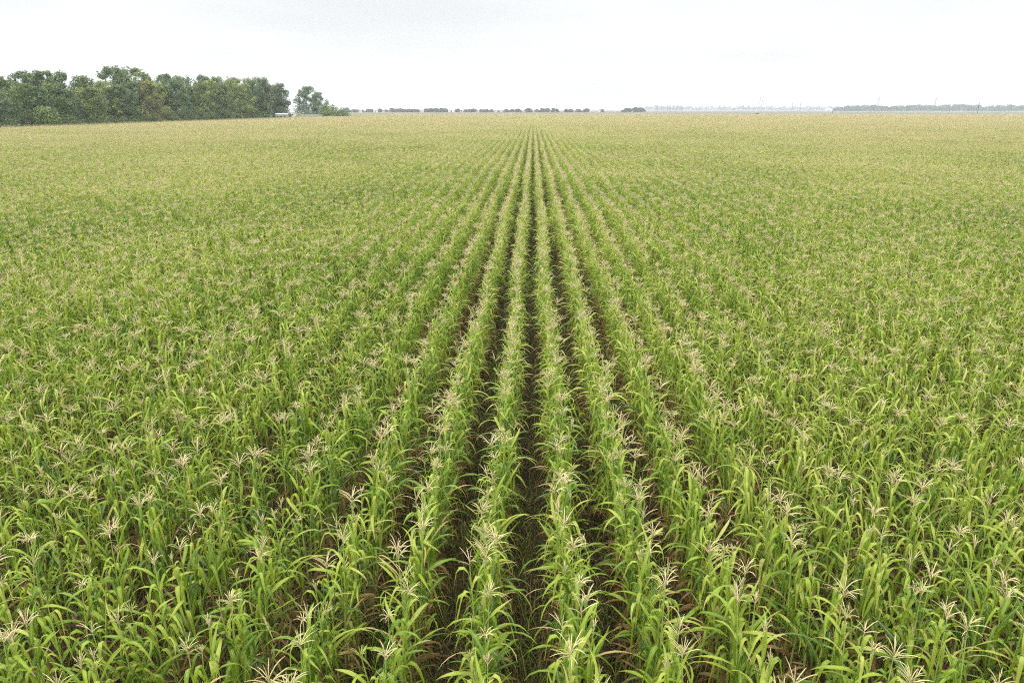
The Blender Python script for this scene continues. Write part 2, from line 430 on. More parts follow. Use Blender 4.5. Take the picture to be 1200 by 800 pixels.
# the 300 that show largest: things with parts
px, py, dep = project(np.stack([X, Y, 1.75 * SC], 1))
okv = np.where((px > 4) & (px < 1196) & (py < 800))[0]
near = okv[np.argsort(dep[okv])][:300]
isnear = np.zeros(N, bool); isnear[near] = True
count = {}
for i in near[np.lexsort((Y[near], RI[near]))]:
    ri = int(RI[i]); count[ri] = count.get(ri, 0) + 1
    rowno = ri + 1 if ri >= 0 else -ri
    side = 'open' if ri >= 0 else 'grove'
    o = empty('maize_plant', (X[i], Y[i], 0)); o.rotation_euler = (RX[i], RY[i], RZ[i]); o.scale = (SC[i],) * 3
    v = int(IDX[i])
    tag(o, f'{KINDS[v % len(KINDS)][0]} maize plant, {ordinal(count[ri])} up the {ordinal(rowno)} row on the {side} side of the middle furrow',
        'maize plant', 'maize plants growing in the nearest rows')
    for k in range(4): link(PARTS[k], PART_MESH[v][k], o)

# the rest of the crop: one object, plants and patches of plants set out on points
src = bpy.data.collections.new('maize_sources')            # not linked to the scene
def source(name, me):
    o = bpy.data.objects.new(name, me); src.objects.link(o); return o
for i, a in enumerate(VAR): source('crop_%02d' % i, make_mesh('maize_crop', a, MAIZE))
NP = 8
for p in range(NP):
    mb = MB(); acc = []; off = 0
    V, Q, Mm, T, U = [], [], [], [], []
    for r_ in range(5):
        for yy in np.arange(-PATCH / 2, PATCH / 2 - 0.01, 0.20):
            if rng.random() < 0.05: continue
            v, q, m, t, u = VAR[rng.integers(NV)]
            s = np.clip(rng.normal(1.0, 0.04), 0.7, 1.2)
            vv = rot_euler(v * s, rng.normal(0, .03), rng.normal(0, .03), rng.uniform(0, 6.28)) + np.array([(r_ - 2) * ROW + rng.normal(0, .03), yy + 0.10 + rng.uniform(-.08, .08), 0])
            V.append(vv); Q.append(q + off); Mm.append(m); T.append(np.clip(t + rng.normal(0, 0.12), 0, 1)); U.append(u); off += len(v)
    source('crop_%02d' % (NV + p), make_mesh('maize_crop', tuple(map(np.concatenate, (V, Q, Mm, T, U))), MAIZE))

k = ~isnear
pts = [np.stack([X[k], Y[k], np.zeros(k.sum())], 1)]; rots = [np.stack([RX[k], RY[k], RZ[k]], 1)]
scl = [np.repeat(SC[k][:, None], 3, 1)]; ids = [IDX[k]]
gx = np.arange(-36, 180) * PATCH + 2.5 * ROW
gy = np.arange(NEAR_Y + PATCH / 2, FAR_Y, PATCH)
GX, GY = map(np.ravel, np.meshgrid(gx, gy))
# far end of the field comes a little nearer towards the right, as in the photograph
kk = in_view(GX, GY, 25) & (GY < FAR_Y - 0.10 * np.maximum(0, GX))
GX, GY = GX[kk], GY[kk]; n = len(GX)
pts.append(np.stack([GX, GY, np.zeros(n)], 1))
rots.append(np.stack([np.zeros(n), np.zeros(n), rng.integers(0, 2, n) * math.pi], 1))
zs = 0.93 + 0.12 * (0.5 * vnoise(GX, GY, 40) + 0.5 * vnoise(GX + 500, GY, 15)) + rng.normal(0, 0.015, n)
scl.append(np.stack([np.ones(n), np.ones(n), zs], 1)); ids.append(NV + rng.integers(0, NP, n))
pts, rots, scl, ids = map(np.concatenate, (pts, rots, scl, ids))
me = bpy.data.meshes.new('maize_field'); me.vertices.add(len(pts)); me.vertices.foreach_set('co', pts.astype(np.float32).ravel())
for nm, ty, arr, key in (('rot', 'FLOAT_VECTOR', rots, 'vector'), ('scl', 'FLOAT_VECTOR', scl, 'vector'), ('idx', 'INT', ids, 'value')):
    a = me.attributes.new(nm, ty, 'POINT'); a.data.foreach_set(key, np.ascontiguousarray(arr, np.int32 if ty == 'INT' else np.float32).ravel())
me.materials.append(M_LEAF)
field = link('maize_field', me)
tag(field, 'rows of green maize with pale tassels stretching back to the skyline', 'maize crop', None, 'stuff')
g = bpy.data.node_groups.new('crop_on_points', 'GeometryNodeTree')
g.interface.new_socket('Geometry', in_out='INPUT', socket_type='NodeSocketGeometry'); g.interface.new_socket('Geometry', in_out='OUTPUT', socket_type='NodeSocketGeometry')
gi, go = g.nodes.new('NodeGroupInput'), g.nodes.new('NodeGroupOutput')
ci = g.nodes.new('GeometryNodeCollectionInfo'); ci.inputs['Collection'].default_value = src
ci.inputs['Separate Children'].default_value = True; ci.inputs['Reset Children'].default_value = True
ip = g.nodes.new('GeometryNodeInstanceOnPoints'); ip.inputs['Pick Instance'].default_value = True
def na(name, dt):
    x = g.nodes.new('GeometryNodeInputNamedAttribute'); x.data_type = dt; x.inputs[0].default_value = name; return x.outputs[0]
e2 = g.nodes.new('FunctionNodeEulerToRotation')
L_ = g.links.new
L_(gi.outputs[0], ip.inputs['Points']); L_(ci.outputs[0], ip.inputs['Instance'])
L_(na('idx', 'INT'), ip.inputs['Instance Index']); L_(na('rot', 'FLOAT_VECTOR'), e2.inputs[0]); L_(e2.outputs[0], ip.inputs['Rotation'])
L_(na('scl', 'FLOAT_VECTOR'), ip.inputs['Scale']); L_(ip.outputs[0], go.inputs[0])
md = field.modifiers.new('crop', 'NODES'); md.node_group = g
print('single plants', N, 'patches', n)

# ----------------------------------------------------------------------------- ground
def sheet(name, x0, x1, y0, y1, z, mat, nx=1, ny=1):
    gxs, gys = np.linspace(x0, x1, nx + 1), np.linspace(y0, y1, ny + 1)
    a, b = np.meshgrid(gxs, gys); v = np.stack([a.ravel(), b.ravel(), np.full(a.size, z)], 1)
    q = [(j * (nx + 1) + i, j * (nx + 1) + i + 1, (j + 1) * (nx + 1) + i + 1, (j + 1) * (nx + 1) + i) for j in range(ny) for i in range(nx)]
    mb = MB(); mb.add(v, q); o = link(name, mb.mesh(name, [mat], False)); tag(o, kind='structure'); return o
sheet('ground', -9000, 12000, -300, 14000, 0, farmland_mat(), 12, 12)
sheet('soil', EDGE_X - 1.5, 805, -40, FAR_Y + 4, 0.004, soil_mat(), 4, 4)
sheet('grass_field', -800, 1500, FAR_Y + 4, 1500, 0.004, strip_mat('grass_field', (0.095, 0.095, 0.045), (0.15, 0.14, 0.075)))
sheet('fallow_field', -2200, 3200, 1500, 2700, 0.004, strip_mat('fallow_field', (0.09, 0.075, 0.075), (0.14, 0.12, 0.115)))
sheet('pale_field', 1150, 3400, 2700, 3200, 0.006, strip_mat('pale_field', (0.19, 0.165, 0.155), (0.27, 0.235, 0.215)))

# dead leaves and thin dry weeds on the soil between the near rows
def blades(name, n, y1, hmin, hmax, wmin, wmax, upright, mat, label):
    t = rng.random(n); yy = 4.0 + (y1 - 4.0) * t ** 1.5
    xx = rng.uniform(-1, 1, n) * (yy * 0.62 + 4)
    az = rng.uniform(0, 6.28, n); L = rng.uniform(hmin, hmax, n); W = rng.uniform(wmin, wmax, n)
    el = np.where(rng.random(n) < upright, rng.uniform(0.7, 1.5, n), rng.uniform(-0.02, 0.25, n))
    dr = np.stack([np.cos(el) * np.cos(az), np.cos(el) * np.sin(az), np.sin(el)], 1)
    sd = np.stack([-np.sin(az), np.cos(az), rng.uniform(-.3, .3, n)], 1)
    b = np.stack([xx, yy, 0.008 + rng.uniform(0, 0.03, n)], 1)
    m = b + dr * (L * 0.55)[:, None]; m[:, 2] += L * 0.06
    e = b + dr * L[:, None] - np.array([0, 0, 1]) * (L * 0.12 * rng.random(n))[:, None]; e[:, 2] = np.maximum(e[:, 2], 0.01)
    h = (W / 2)[:, None]
    v = np.stack([b - sd * h, b + sd * h, m - sd * h, m + sd * h, e - sd * h * .2, e + sd * h * .2], 1).reshape(-1, 3)
    i = np.arange(n)[:, None] * 6
    q = np.concatenate([i + [[0, 1, 3, 2]], i + [[2, 3, 5, 4]]])
    mb = MB(); mb.add(v, q, 0, np.repeat(rng.random(n), 6))
    o = link(name, mb.mesh(name, [mat])); tag(o, label, name.replace('_', ' '), None, 'stuff'); return o
n_ = NT('litter'); LITTER = n_.leafy(n_.ramp(n_.attr('tint'), [(0, (0.040, 0.024, 0.010)), (0.7, (0.11, 0.072, 0.034)), (1, (0.28, 0.21, 0.12))]), 0.1, 0.9, 0.1)
blades('leaf_litter', 16000, 34, 0.08, 0.36, 0.006, 0.026, 0.06, LITTER, 'dead brown maize leaves lying on the soil between the rows')
n_ = NT('dry_weed')
WEED = n_.leafy(n_.ramp(n_.attr('tint'), [(0, (0.065, 0.045, 0.018)), (0.35, (0.120, 0.095, 0.034)), (0.6, (0.060, 0.090, 0.014)), (0.9, (0.120, 0.165, 0.022)), (1, (0.24, 0.19, 0.09))]), 0.2, 0.85, 0.1)
blades('dry_weeds', 240000, 90, 0.12, 0.55, 0.006, 0.015, 0.85, WEED, 'thin brown and olive weeds standing in the furrows')

# ----------------------------------------------------------------------------- trees
def leaf_cards(r, centres, radii, per, size, hang=0.5, tone=None):
    """many small leaf sprays spread through clumps"""
    n = len(centres) * per
    c = np.repeat(centres, per, 0); rad = np.repeat(radii, per, 0)
    u = r.normal(0, 1, (n, 3)); u /= np.linalg.norm(u, axis=1)[:, None]
    rr = r.random(n) ** 0.28
    p = c + u * rad * rr[:, None]
    g = r.normal(0, 1, (n, 3)); g[:, 2] -= hang
    nn = u + r.normal(0, 0.45, (n, 3)); nn /= np.linalg.norm(nn, axis=1)[:, None]
    a = g - nn * (g * nn).sum(1)[:, None]; a /= np.linalg.norm(a, axis=1)[:, None] + 1e-9
    b = np.cross(a, nn)
    L = (size * r.uniform(0.6, 1.4, n))[:, None]; W = L * r.uniform(0.35, 0.6, n)[:, None]
    bend = np.cross(a, b) * L * 0.15
    v = np.stack([p - b * W * .25, p + b * W * .25, p + a * L * .5 + b * W * .5 + bend, p + a * L * .5 - b * W * .5 + bend, p + a * L + b * W * .12, p + a * L - b * W * .12], 1).reshape(-1, 3)
    i = np.arange(n)[:, None] * 6
    q = np.concatenate([i + [[0, 1, 2, 3]], i + [[3, 2, 4, 5]]])
    t = np.repeat(tone if tone is not None else r.random(len(centres)), per) * 0.6 + r.random(n) * 0.4
    return v, q, np.repeat(t, 6)

def gum_tree(r, H, Wd, mat, base=0.18, form='column', per=95, nclump=46, size=None, name='gum_tree', loc=(0, 0, 0)):
    root = empty(name, loc)
    tb, cb_ = MB(), MB()
    lean = r.normal(0, 0.03, 2)
    zz = np.linspace(0, 1, 7)
    wob = np.cumsum(r.normal(0, 0.012 * H, (7, 2)), 0); wob[0] = 0
    tr = np.stack([lean[0] * H * zz + wob[:, 0], lean[1] * H * zz + wob[:, 1], zz * H * 0.82 - 0.15], 1)
    r0 = 0.02 * H + 0.05
    tube(tb, tr, np.interp(zz, [0, 0.1, 1], [r0 * 1.35, r0, r0 * 0.18]), 7)
    at = lambda t: np.array([np.interp(t, zz, tr[:, i]) for i in range(3)])
    cs, rs = [], []
    for i in range(nclump):
        t = (i + r.random()) / nclump
        hz = base + (0.97 - base) * t
        if form == 'column': prof = math.sin(math.pi * min(1, 0.16 + 0.80 * t)) ** 0.55
        elif form == 'umbrella': prof = (0.30 + 0.9 * t) * (1 - max(0, t - 0.62) ** 2 * 5)
        else: prof = math.sqrt(max(0.02, 1 - (1.15 * t - 0.18) ** 2))
        rad = Wd / 2 * max(0.15, prof) * math.sqrt(r.uniform(0.05, 1.0))
        a = r.uniform(0, 6.283)
        q = at(min(1, hz / 0.82)); q = np.array([q[0] + rad * math.cos(a), q[1] + rad * math.sin(a), hz * H])
        k = r.uniform(0.06, 0.135) * H * (0.75 + 0.4 * (1 - t)) * (0.5 + 0.5 * min(1, Wd / (0.5 * H)))
        q[2] = min(q[2], H - k * 0.8)
        cs.append(q); rs.append((k, k, k * r.uniform(0.65, 1.1)))
    cs, rs = np.array(cs), np.array(rs)
    for i in r.choice(nclump, min(nclump, 16), replace=False):      # limbs reach out to the clumps
        q = cs[i]; t0 = np.clip((q[2] / H - r.uniform(0.10, 0.28)) / 0.82, 0.08, 0.95); p = at(t0)
        m = (p + q) / 2 + np.array([0, 0, -0.02 * H]) + r.normal(0, 0.012 * H, 3)
        tube(tb, [p, m, q], [r0 * (0.5 - 0.35 * t0), r0 * 0.22, r0 * 0.06], 5)
    size = size or 0.036 * H
    v, q, t = leaf_cards(r, cs, rs, per, size)
    cb_.add(v, q, 0, t)
    link('trunk', tb.mesh('trunk', [BARK]), root); link('crown', cb_.mesh('crown', [mat], False), root)
    return root

def bush(r, H, Wd, mat, loc, name='bush', per=60, nclump=22, size=None, depth=None):
    root = empty(name, loc); tb, cb_ = MB(), MB()
    depth = depth or Wd
    cs, rs = [], []
    for i in range(nclump):
        a = r.uniform(0, 6.283); q = math.sqrt(r.random()) ; k = r.uniform(0.2, 0.34) * H
        hz = H * (0.2 + 0.62 * r.random() * math.sqrt(max(0.05, 1 - q * q)))
        cs.append((q * Wd / 2 * math.cos(a), q * depth / 2 * math.sin(a), min(hz, H - k * .8))); rs.append((k * 1.2, k * 1.2, k))
    cs, rs = np.array(cs), np.array(rs)
    for i in range(min(7, nclump)):
        tube(tb, [(cs[i][0] * .3, cs[i][1] * .3, -0.05), (cs[i][0] * .55, cs[i][1] * .55, cs[i][2] * .55), cs[i]], [0.02 * H, 0.014 * H, 0.004 * H], 5)
    v, q, t = leaf_cards(r, cs, rs, per, size or 0.085 * H, 0.1)
    cb_.add(v, q, 0, t)
    link('stem', tb.mesh('stem', [BARK]), root); link('foliage', cb_.mesh('foliage', [mat], False), root)
    return root

r = np.random.default_rng(21)
LINE = -160.0
GROVE = 'trees of the gum grove beside the field'
def grove_tree(px_, top, wpx, mat, form, back, label, base=0.16, nclump=46, per=95):
    X_ = LINE - back; Y_ = y_on_line(px_, X_)
    H = height_at(X_, Y_, top); Wd = wpx / px_per_m(X_, Y_)
    o = gum_tree(r, H, Wd, mat, base, form, per, nclump, loc=(X_, Y_, 0))
    return tag(o, label, 'tree', GROVE)
# tall ones standing behind (their tops make the skyline)
BACK = [(-24, 90, 24, 'column'), (5, 90, 22, 'ball'), (33, 84, 20, 'umbrella'), (58, 83, 20, 'umbrella'), (80, 84, 30, 'ball'), (106, 89, 20, 'column'),
        (139, 78, 26, 'umbrella'), (161, 79, 28, 'umbrella'), (196, 87, 20, 'ball'), (217, 89, 22, 'column'), (244, 89, 22, 'column'), (260, 90, 20, 'ball'), (276, 91, 22, 'column'), (303, 91, 24, 'ball')]
for i, (a, b, c, f) in enumerate(BACK):
    what = {'umbrella': 'tall spreading gum tree with open domed top', 'ball': 'tall round-topped gum tree', 'column': 'tall upright gum tree'}[f]
    lab = f'{what} behind the front, {ordinal(len(BACK) - i)} from the shed end'
    if i == 6: lab = 'tallest gum tree of the grove, its open top domed'
    if i == 7: lab = 'tall dome-topped gum tree touching the tallest one on its shed side'
    grove_tree(a, b, c * 1.45, (GUMBLUE, GUM)[i % 2], f, 22 + 6 * (i % 3), lab, 0.30 if f == 'umbrella' else 0.2)
FRONT = [(-42, 96, 24, GUM), (-18, 98, 24, GUMBLUE), (8, 99, 24, GUMBLUE), (26, 97, 24, GUM), (44, 100, 22, GUMBLUE), (61, 97, 22, GUM), (76, 92, 26, GUMBLUE), (93, 96, 22, GUMYEL),
         (110, 100, 22, GUM), (126, 92, 24, GUMYEL), (144, 95, 22, GUMBLUE), (160, 94, 22, GUMBLUE), (177, 96, 24, GUMBROWN), (192, 97, 22, GUMYEL), (207, 93, 20, GUMBLUE), (222, 93, 20, GUM), (236, 92, 20, GUM),
         (250, 92, 18, GUMYEL), (262, 96, 18, GUM), (275, 95, 18, GUMYEL), (288, 96, 18, GUMYEL), (299, 94, 18, GUMBLUE), (311, 92, 20, GUMBLUE), (321, 95, 20, GUMBLUE), (329, 98, 20, GUMBLUE)]
TONE = {GUM.name: 'dull green', GUMBLUE.name: 'blue-green', GUMYEL.name: 'yellow-green', GUMBROWN.name: 'brown-tinged'}
for i, (a, b, c, m) in enumerate(FRONT):
    lab = f'{TONE[m.name]} gum tree in the grove front, {ordinal(len(FRONT) - i)} from the shed end'
    if i == 24: lab = 'blue-green gum tree ending the grove front next to the tin-roofed shed'
    if m is GUMBROWN: lab = 'brown-tinged gum tree in the middle of the grove front'
    grove_tree(a, b + r.uniform(-2, 7) * (i < 24), c * (r.uniform(1.3, 2.0) if i < 22 else 1.15), m, ('column', 'ball', 'column')[i % 3], 2 + 5 * (i % 2), lab, 0.08, 64)
# smaller ones inside that close the gaps between the trunks
for i, a in enumerate(range(-40, 335, 13)):
    grove_tree(a, 106 + r.uniform(-4, 5), 22, (GUM, GUMBLUE)[i % 2], 'column', 12 + r.uniform(-2, 3), 'shaded gum tree inside the grove, half hidden behind its front trees', 0.05, 34)
# low grey-green tree and bushes along the front
BUSHES = [(6, 137.5, 22), (52, 121, 16), (80, 132, 24), (104, 135.5, 20), (124, 136, 22), (143, 136, 18), (158, 137, 16), (178, 133, 18), (203, 133, 14), (222, 132, 16), (246, 130, 14)]
for i, (a, b, c) in enumerate(BUSHES):
    X_ = LINE + 5; Y_ = y_on_line(a, X_); H = height_at(X_, Y_, b)
    o = bush(r, H, c / px_per_m(X_, Y_), GUM if i == 1 else BUSH, (X_, Y_, 0), nclump=30)
    tag(o, 'slim grey-green sapling bush standing tallest along the grove front' if i == 1 else f'low dark bush at the foot of the grove, {ordinal(len(BUSHES) - i)} from the shed end', 'bush', 'bushes at the foot of the grove')
# the pair apart from the grove
for a, b, c, f, lab in ((358, 101, 22, 'ball', 'taller forked gum tree standing apart past the end of the grove'), (373, 108, 18, 'ball', 'shorter gum tree leaning on the forked one apart from the grove')):
    X_, Y_ = ground_at(a, 560); H = height_at(X_, Y_, b)
    o = gum_tree(r, H, c * 1.45 / px_per_m(X_, Y_), GUMBLUE, 0.14, f, 90, 62, loc=(X_, Y_, 0)); tag(o, lab, 'tree')
for a, b, c, lab in ((386, 120, 26, 'large spreading bush beside the two gum trees standing apart'), (401, 126, 14, 'small bush trailing off the large spreading bush')):
    X_, Y_ = ground_at(a, 545); H = height_at(X_, Y_, b)
    tag(bush(r, H, c / px_per_m(X_, Y_), GUM, (X_, Y_, 0), nclump=34), lab, 'bush')

# dry grass verge between the crop and the grove
n = 26000
yy = rng.uniform(150, 640, n); xx = EDGE_X - 2.0 - np.abs(rng.normal(0, 4.5, n)); xx = np.maximum(xx, LINE + 1.0)
hh = rng.uniform(1.2, 2.5, n); az = rng.uniform(0, 6.28, n)
sd = np.stack([np.cos(az), np.sin(az), np.zeros(n)], 1) * (rng.uniform(0.03, 0.09, n))[:, None]
b = np.stack([xx, yy, np.zeros(n)], 1); tp = b + np.stack([rng.normal(0, .25, n), rng.normal(0, .25, n), hh], 1)
v = np.stack([b - sd, b + sd, tp + sd * .3, tp - sd * .3], 1).reshape(-1, 3); q = np.arange(n * 4).reshape(-1, 4)
mb = MB(); mb.add(v, q, 0, np.repeat(rng.random(n), 4))
n_ = NT('dry_grass'); DG = n_.leafy(n_.ramp(n_.attr('tint'), [(0, (0.20, 0.18, 0.08)), (0.5, (0.36, 0.30, 0.17)), (1, (0.48, 0.42, 0.28))]), 0.25, 0.9, 0.1)
tag(link('dry_grass', mb.mesh('dry_grass', [DG], False)), 'strip of tall straw-coloured grass between the maize and the grove', 'grass', None, 'stuff')

# far single trees along the horizon (copies of a few)
protos = []
def far_tree(px_, Y_, top, wpx, label, i, group='trees along the far edge of the plain'):
    X_, _ = ground_at(px_, Y_); H = height_at(X_, Y_, top); Wd = wpx / px_per_m(X_, Y_)
    if len(protos) < 6:
        o = gum_tree(r, 10, 12, DARK, 0.04, 'ball', 60, 34, 1.5, 'distant_tree'); protos.append(o)
    else:
        p = protos[i % 6]; o = p.copy(); C.objects.link(o)
        for ch in p.children:
            c = ch.copy(); C.objects.link(c); c.parent = o
    o.location = (X_, Y_, 0); o.rotation_euler = (0, 0, r.uniform(0, 6.28)); o.scale = (Wd / 12, Wd / 12, H / 10)
    return tag(o, label, 'tree', group)
GR = 'trees along the far edge of the plain'
FT = [(406.5, 126.2, 6), (413, 128, 5), (417, 127.9, 6), (424.5, 128.4, 4), (431, 128, 5), (435, 127.9, 5), (444, 128, 6), (447.5, 128, 5), (452, 128.2, 5), (459, 127.3, 5), (464.5, 128, 6), (469, 127.4, 6), (474, 128, 6),
      (479, 128.1, 6), (484, 127.9, 6), (489, 127.8, 6), (499, 127.4, 7), (505, 127, 7), (511, 127.1, 7), (517, 127.3, 7), (522, 126.7, 7), (536, 128, 6), (546, 127.8, 6), (551, 127.6, 7), (556, 127.9, 5), (564, 128, 6), (570, 128, 6), (576, 128.1, 4),
      (594, 128.2, 6), (600, 128.2, 5), (607, 127.6, 6), (619.5, 127.4, 6), (629, 128, 4), (636, 127.6, 5), (641, 127.5, 5), (648.5, 126.7, 4), (653, 128.1, 4), (664, 127.6, 5), (669, 127.8, 5), (678, 127.6, 6), (687, 127.3, 5), (706, 127.4, 3),
      (735, 127.2, 7), (745.5, 125.8, 9), (751, 126, 8)]
for i, (a, b, c) in enumerate(FT):
    if b <= 126.3 and a > 700: lab = f'dark dense tree below the row of pale far poplars, {("first", "second")[int(a > 750)]} of the pair'
    else: lab = f'small dark far tree on the skyline, {ordinal(i + 1)} along from the spreading bush'
    far_tree(a, 1750 + (i % 5) * 25, b + r.uniform(-0.35, 0.6), c * r.uniform(1.1, 1.9), lab, i)

# far woodland on the right and a paler one beyond: masses
def woodland(name, px0, px1, Y_, step, top_f, label, thin=1.0, hpx=6.0, depth=60):
    cs, rs, tn = [], [], []
    a = px0
    while a < px1:
        X_, _ = ground_at(a, Y_); y2 = Y_ + r.uniform(0, depth)
        top = top_f(a) + r.uniform(-1.4, 1.7); H = height_at(X_, y2, top)
        if H > 2:
            Wd = r.uniform(0.35, 0.6) * H
            for j in range(7):
                hz = H * r.uniform(0.12, 0.9); k = H * r.uniform(0.12, 0.2) * thin
                cs.append((X_ * y2 / Y_ + r.normal(0, Wd * 0.4), y2 + r.normal(0, Wd * 0.4), min(hz, H - k * .8))); rs.append((k * 1.15, k * 1.15, k)); tn.append(r.random())
        a += step * r.uniform(0.6, 1.4)
    v, q, t = leaf_cards(r, np.array(cs), np.array(rs), 26, 3.4, 0.2, np.array(tn))
    mb = MB(); mb.add(v, q, 0, t)
    return tag(link(name, mb.mesh(name, [DARK], False)), label, 'woodland', None, 'stuff')
def top_right(a):
    t = 124.0 + 0.7 * math.sin(a * 0.11) + 0.6 * math.sin(a * 0.037 + 1)
    if 1148 < a < 1159: t = 126.3
    return t + max(0, (996 - a) * 0.18)
woodland('far_woodland', 978, 1215, 2900, 0.6, top_right, 'long grey-green wood on the skyline beyond the pale field')
woodland('far_woodland', 752, 990, 5200, 0.9, lambda a: 124.9 + 0.5 * math.sin(a * 0.07), 'faint blue wood on the skyline, paler and farther off', 1.0)
# poplars: slim pale ones
for i, a in enumerate((768.5, 770.5, 775, 778, 782, 785.5, 788.5, 793, 796, 799)):
    X_, Y_ = ground_at(a, 4300); H = height_at(X_, Y_, (123, 123.2, 123.6, 124, 123.8, 123, 123.4, 123.7, 124, 123.6)[i])
    o = gum_tree(r, H, 8.5, DARK, 0.06, 'column', 20, 22, 2.6, 'poplar_tree', (X_, Y_, 0))
    tag(o, f'slim far poplar above the faint blue wood, {ordinal(i + 1)} in its line', 'tree', 'line of far poplars')

# low hedges and scrub at the far field edge
for a, wpx, Y_, hh, lab in ((410, 20, 640, 2.6, 'low dark hedge at the field corner past the spreading bush'), (1056, 18, 800, 2.5, 'low dark hedge on the far field edge under the wood'), (1109, 11, 790, 2.4, 'short dark hedge on the far field edge near the thin post'),
                            (888, 4, 840, 3.2, 'small dark shrub on the far field edge below the twin masts'), (1140, 6, 790, 2.5, 'tiny shrub on the far field edge by the roadside pole')):
    X_, _ = ground_at(a, Y_)
    tag(bush(r, hh, wpx / px_per_m(X_, Y_), BUSH, (X_, Y_, 0), 'hedge' if wpx > 8 else 'shrub', 40, 26 if wpx > 8 else 12, 0.4, 3.0), lab, 'hedge' if wpx > 8 else 'shrub')

# ----------------------------------------------------------------------------- poles, pylons
def power_pole(px_, Y_, top, label, arm=True):
    X_, _ = ground_at(px_, Y_); H = height_at(X_, Y_, top)
    o = empty('power_pole', (X_, Y_, 0), r.uniform(-0.3, 0.3))
    mb = MB(); tube(mb, [(0, 0, -0.5), (0, 0, H * .5), (0.006 * H, 0, H)], [0.30, 0.27, 0.22] if arm else [0.2, 0.18, 0.14], 8); link('post', mb.mesh('post', [WOOD]), o)
    if arm:
        mb = MB(); box(mb, (-1.25, 0.12, H - 0.9), (1.25, 0.27, H - 0.72)); link('crossarm', mb.mesh('crossarm', [WOOD], False), o)
        for x in (-1.1, 0, 1.1):
            mb = MB(); tube(mb, [(x, .195, H - .72), (x, .195, H - .62), (x, .195, H - .45)], [.07, .09, .05], 8); link('insulator', mb.mesh('insulator', [STEEL]), o)
    return tag(o, label, 'power pole', 'power poles across the plain')
power_pole(652.5, 900, 121.2, 'wooden power pole just past the end of the middle rows')
power_pole(1146.3, 745, 120.2, 'tallest wooden power pole, in the gap of the far wood')
power_pole(462.5, 1350, 121.8, 'wooden power pole among the small far trees by the sheds')
power_pole(877.5, 1700, 120.6, 'wooden power pole in front of the faint blue wood')
power_pole(739, 1150, 124.6, 'thin short pole beside the dark dense tree pair', False)
power_pole(1113, 830, 128.2, 'thin post on the far field edge below the wood', False)
power_pole(976, 880, 128.4, 'thin post at the near end of the far wood', False)
power_pole(415.5, 1300, 126.6, 'thin short pole by the low hedge at the field corner', False)

def lattice_mast(mb, p0, p1, w0, w1, n=12, rad=0.12):
    p0, p1 = np.array(p0, float), np.array(p1, float)
    cor = [(1, 1), (-1, 1), (-1, -1), (1, -1)]
    P = lambda t, c: p0 + (p1 - p0) * t + np.array([c[0], c[1], 0]) * (w0 + (w1 - w0) * t) / 2
    for c in cor: tube(mb, [P(0, c), P(.5, c), P(1, c)], rad, 4)
    for i in range(n):
        for j in range(4):
            tube(mb, [P(i / n, cor[j]), P((i + .5) / n, np.add(cor[j], cor[(j + 1) % 4]) / 2), P((i + 1) / n, cor[(j + 1) % 4])], rad * .7, 4)
def pylon(px_, Y_, top, label, kind):
    X_, _ = ground_at(px_, Y_); H = height_at(X_, Y_, top); o = empty('pylon', (X_, Y_, 0))
    s = 1 / px_per_m(X_, Y_)
    if kind == 'v':
        for s0, s1 in ((-0.9, 0.3), (1.3, 3.3)):
            mb = MB(); lattice_mast(mb, (s0 * s, 0, -0.5), (s1 * s, 0, H), 2.4, 1.6, 14, 0.5); link('mast', mb.mesh('mast', [STEEL], False), o)
    else:
        mb = MB(); lattice_mast(mb, (0, 0, -0.5), (0, 0, H), H * 0.13, H * 0.035, 12, 0.5); link('tower', mb.mesh('tower', [STEEL], False), o)
        wd = {'t': 1.7, 'mast': 0.5}[kind] * s
        for hz in ((H * .97, H * .84) if kind == 't' else (H * .97,)):
            mb = MB(); tube(mb, [(-wd, 0, hz), (0, 0, hz + .8), (wd, 0, hz)], 0.28, 4); tube(mb, [(-wd, 0, hz), (0, 0, hz - .9), (wd, 0, hz)], 0.2, 4); link('crossarm', mb.mesh('crossarm', [STEEL], False), o)
    return tag(o, label, 'pylon', 'pylons beyond the plain')
pylon(890, 3300, 112.0, 'tall pale pylon of two leaning masts above the faint wood', 'v')
pylon(928.5, 2900, 121.0, 'small pylon nearer the twin masts, of the two side by side', 't')
pylon(937.5, 2900, 121.0, 'small pylon nearer the grey-green wood, of the two side by side', 't')
pylon(1028.5, 3000, 113.8, 'thin mast rising behind the near half of the long wood', 'mast')
pylon(1095, 3200, 114.5, 'faint thin mast rising behind the middle of the long wood', 'mast')

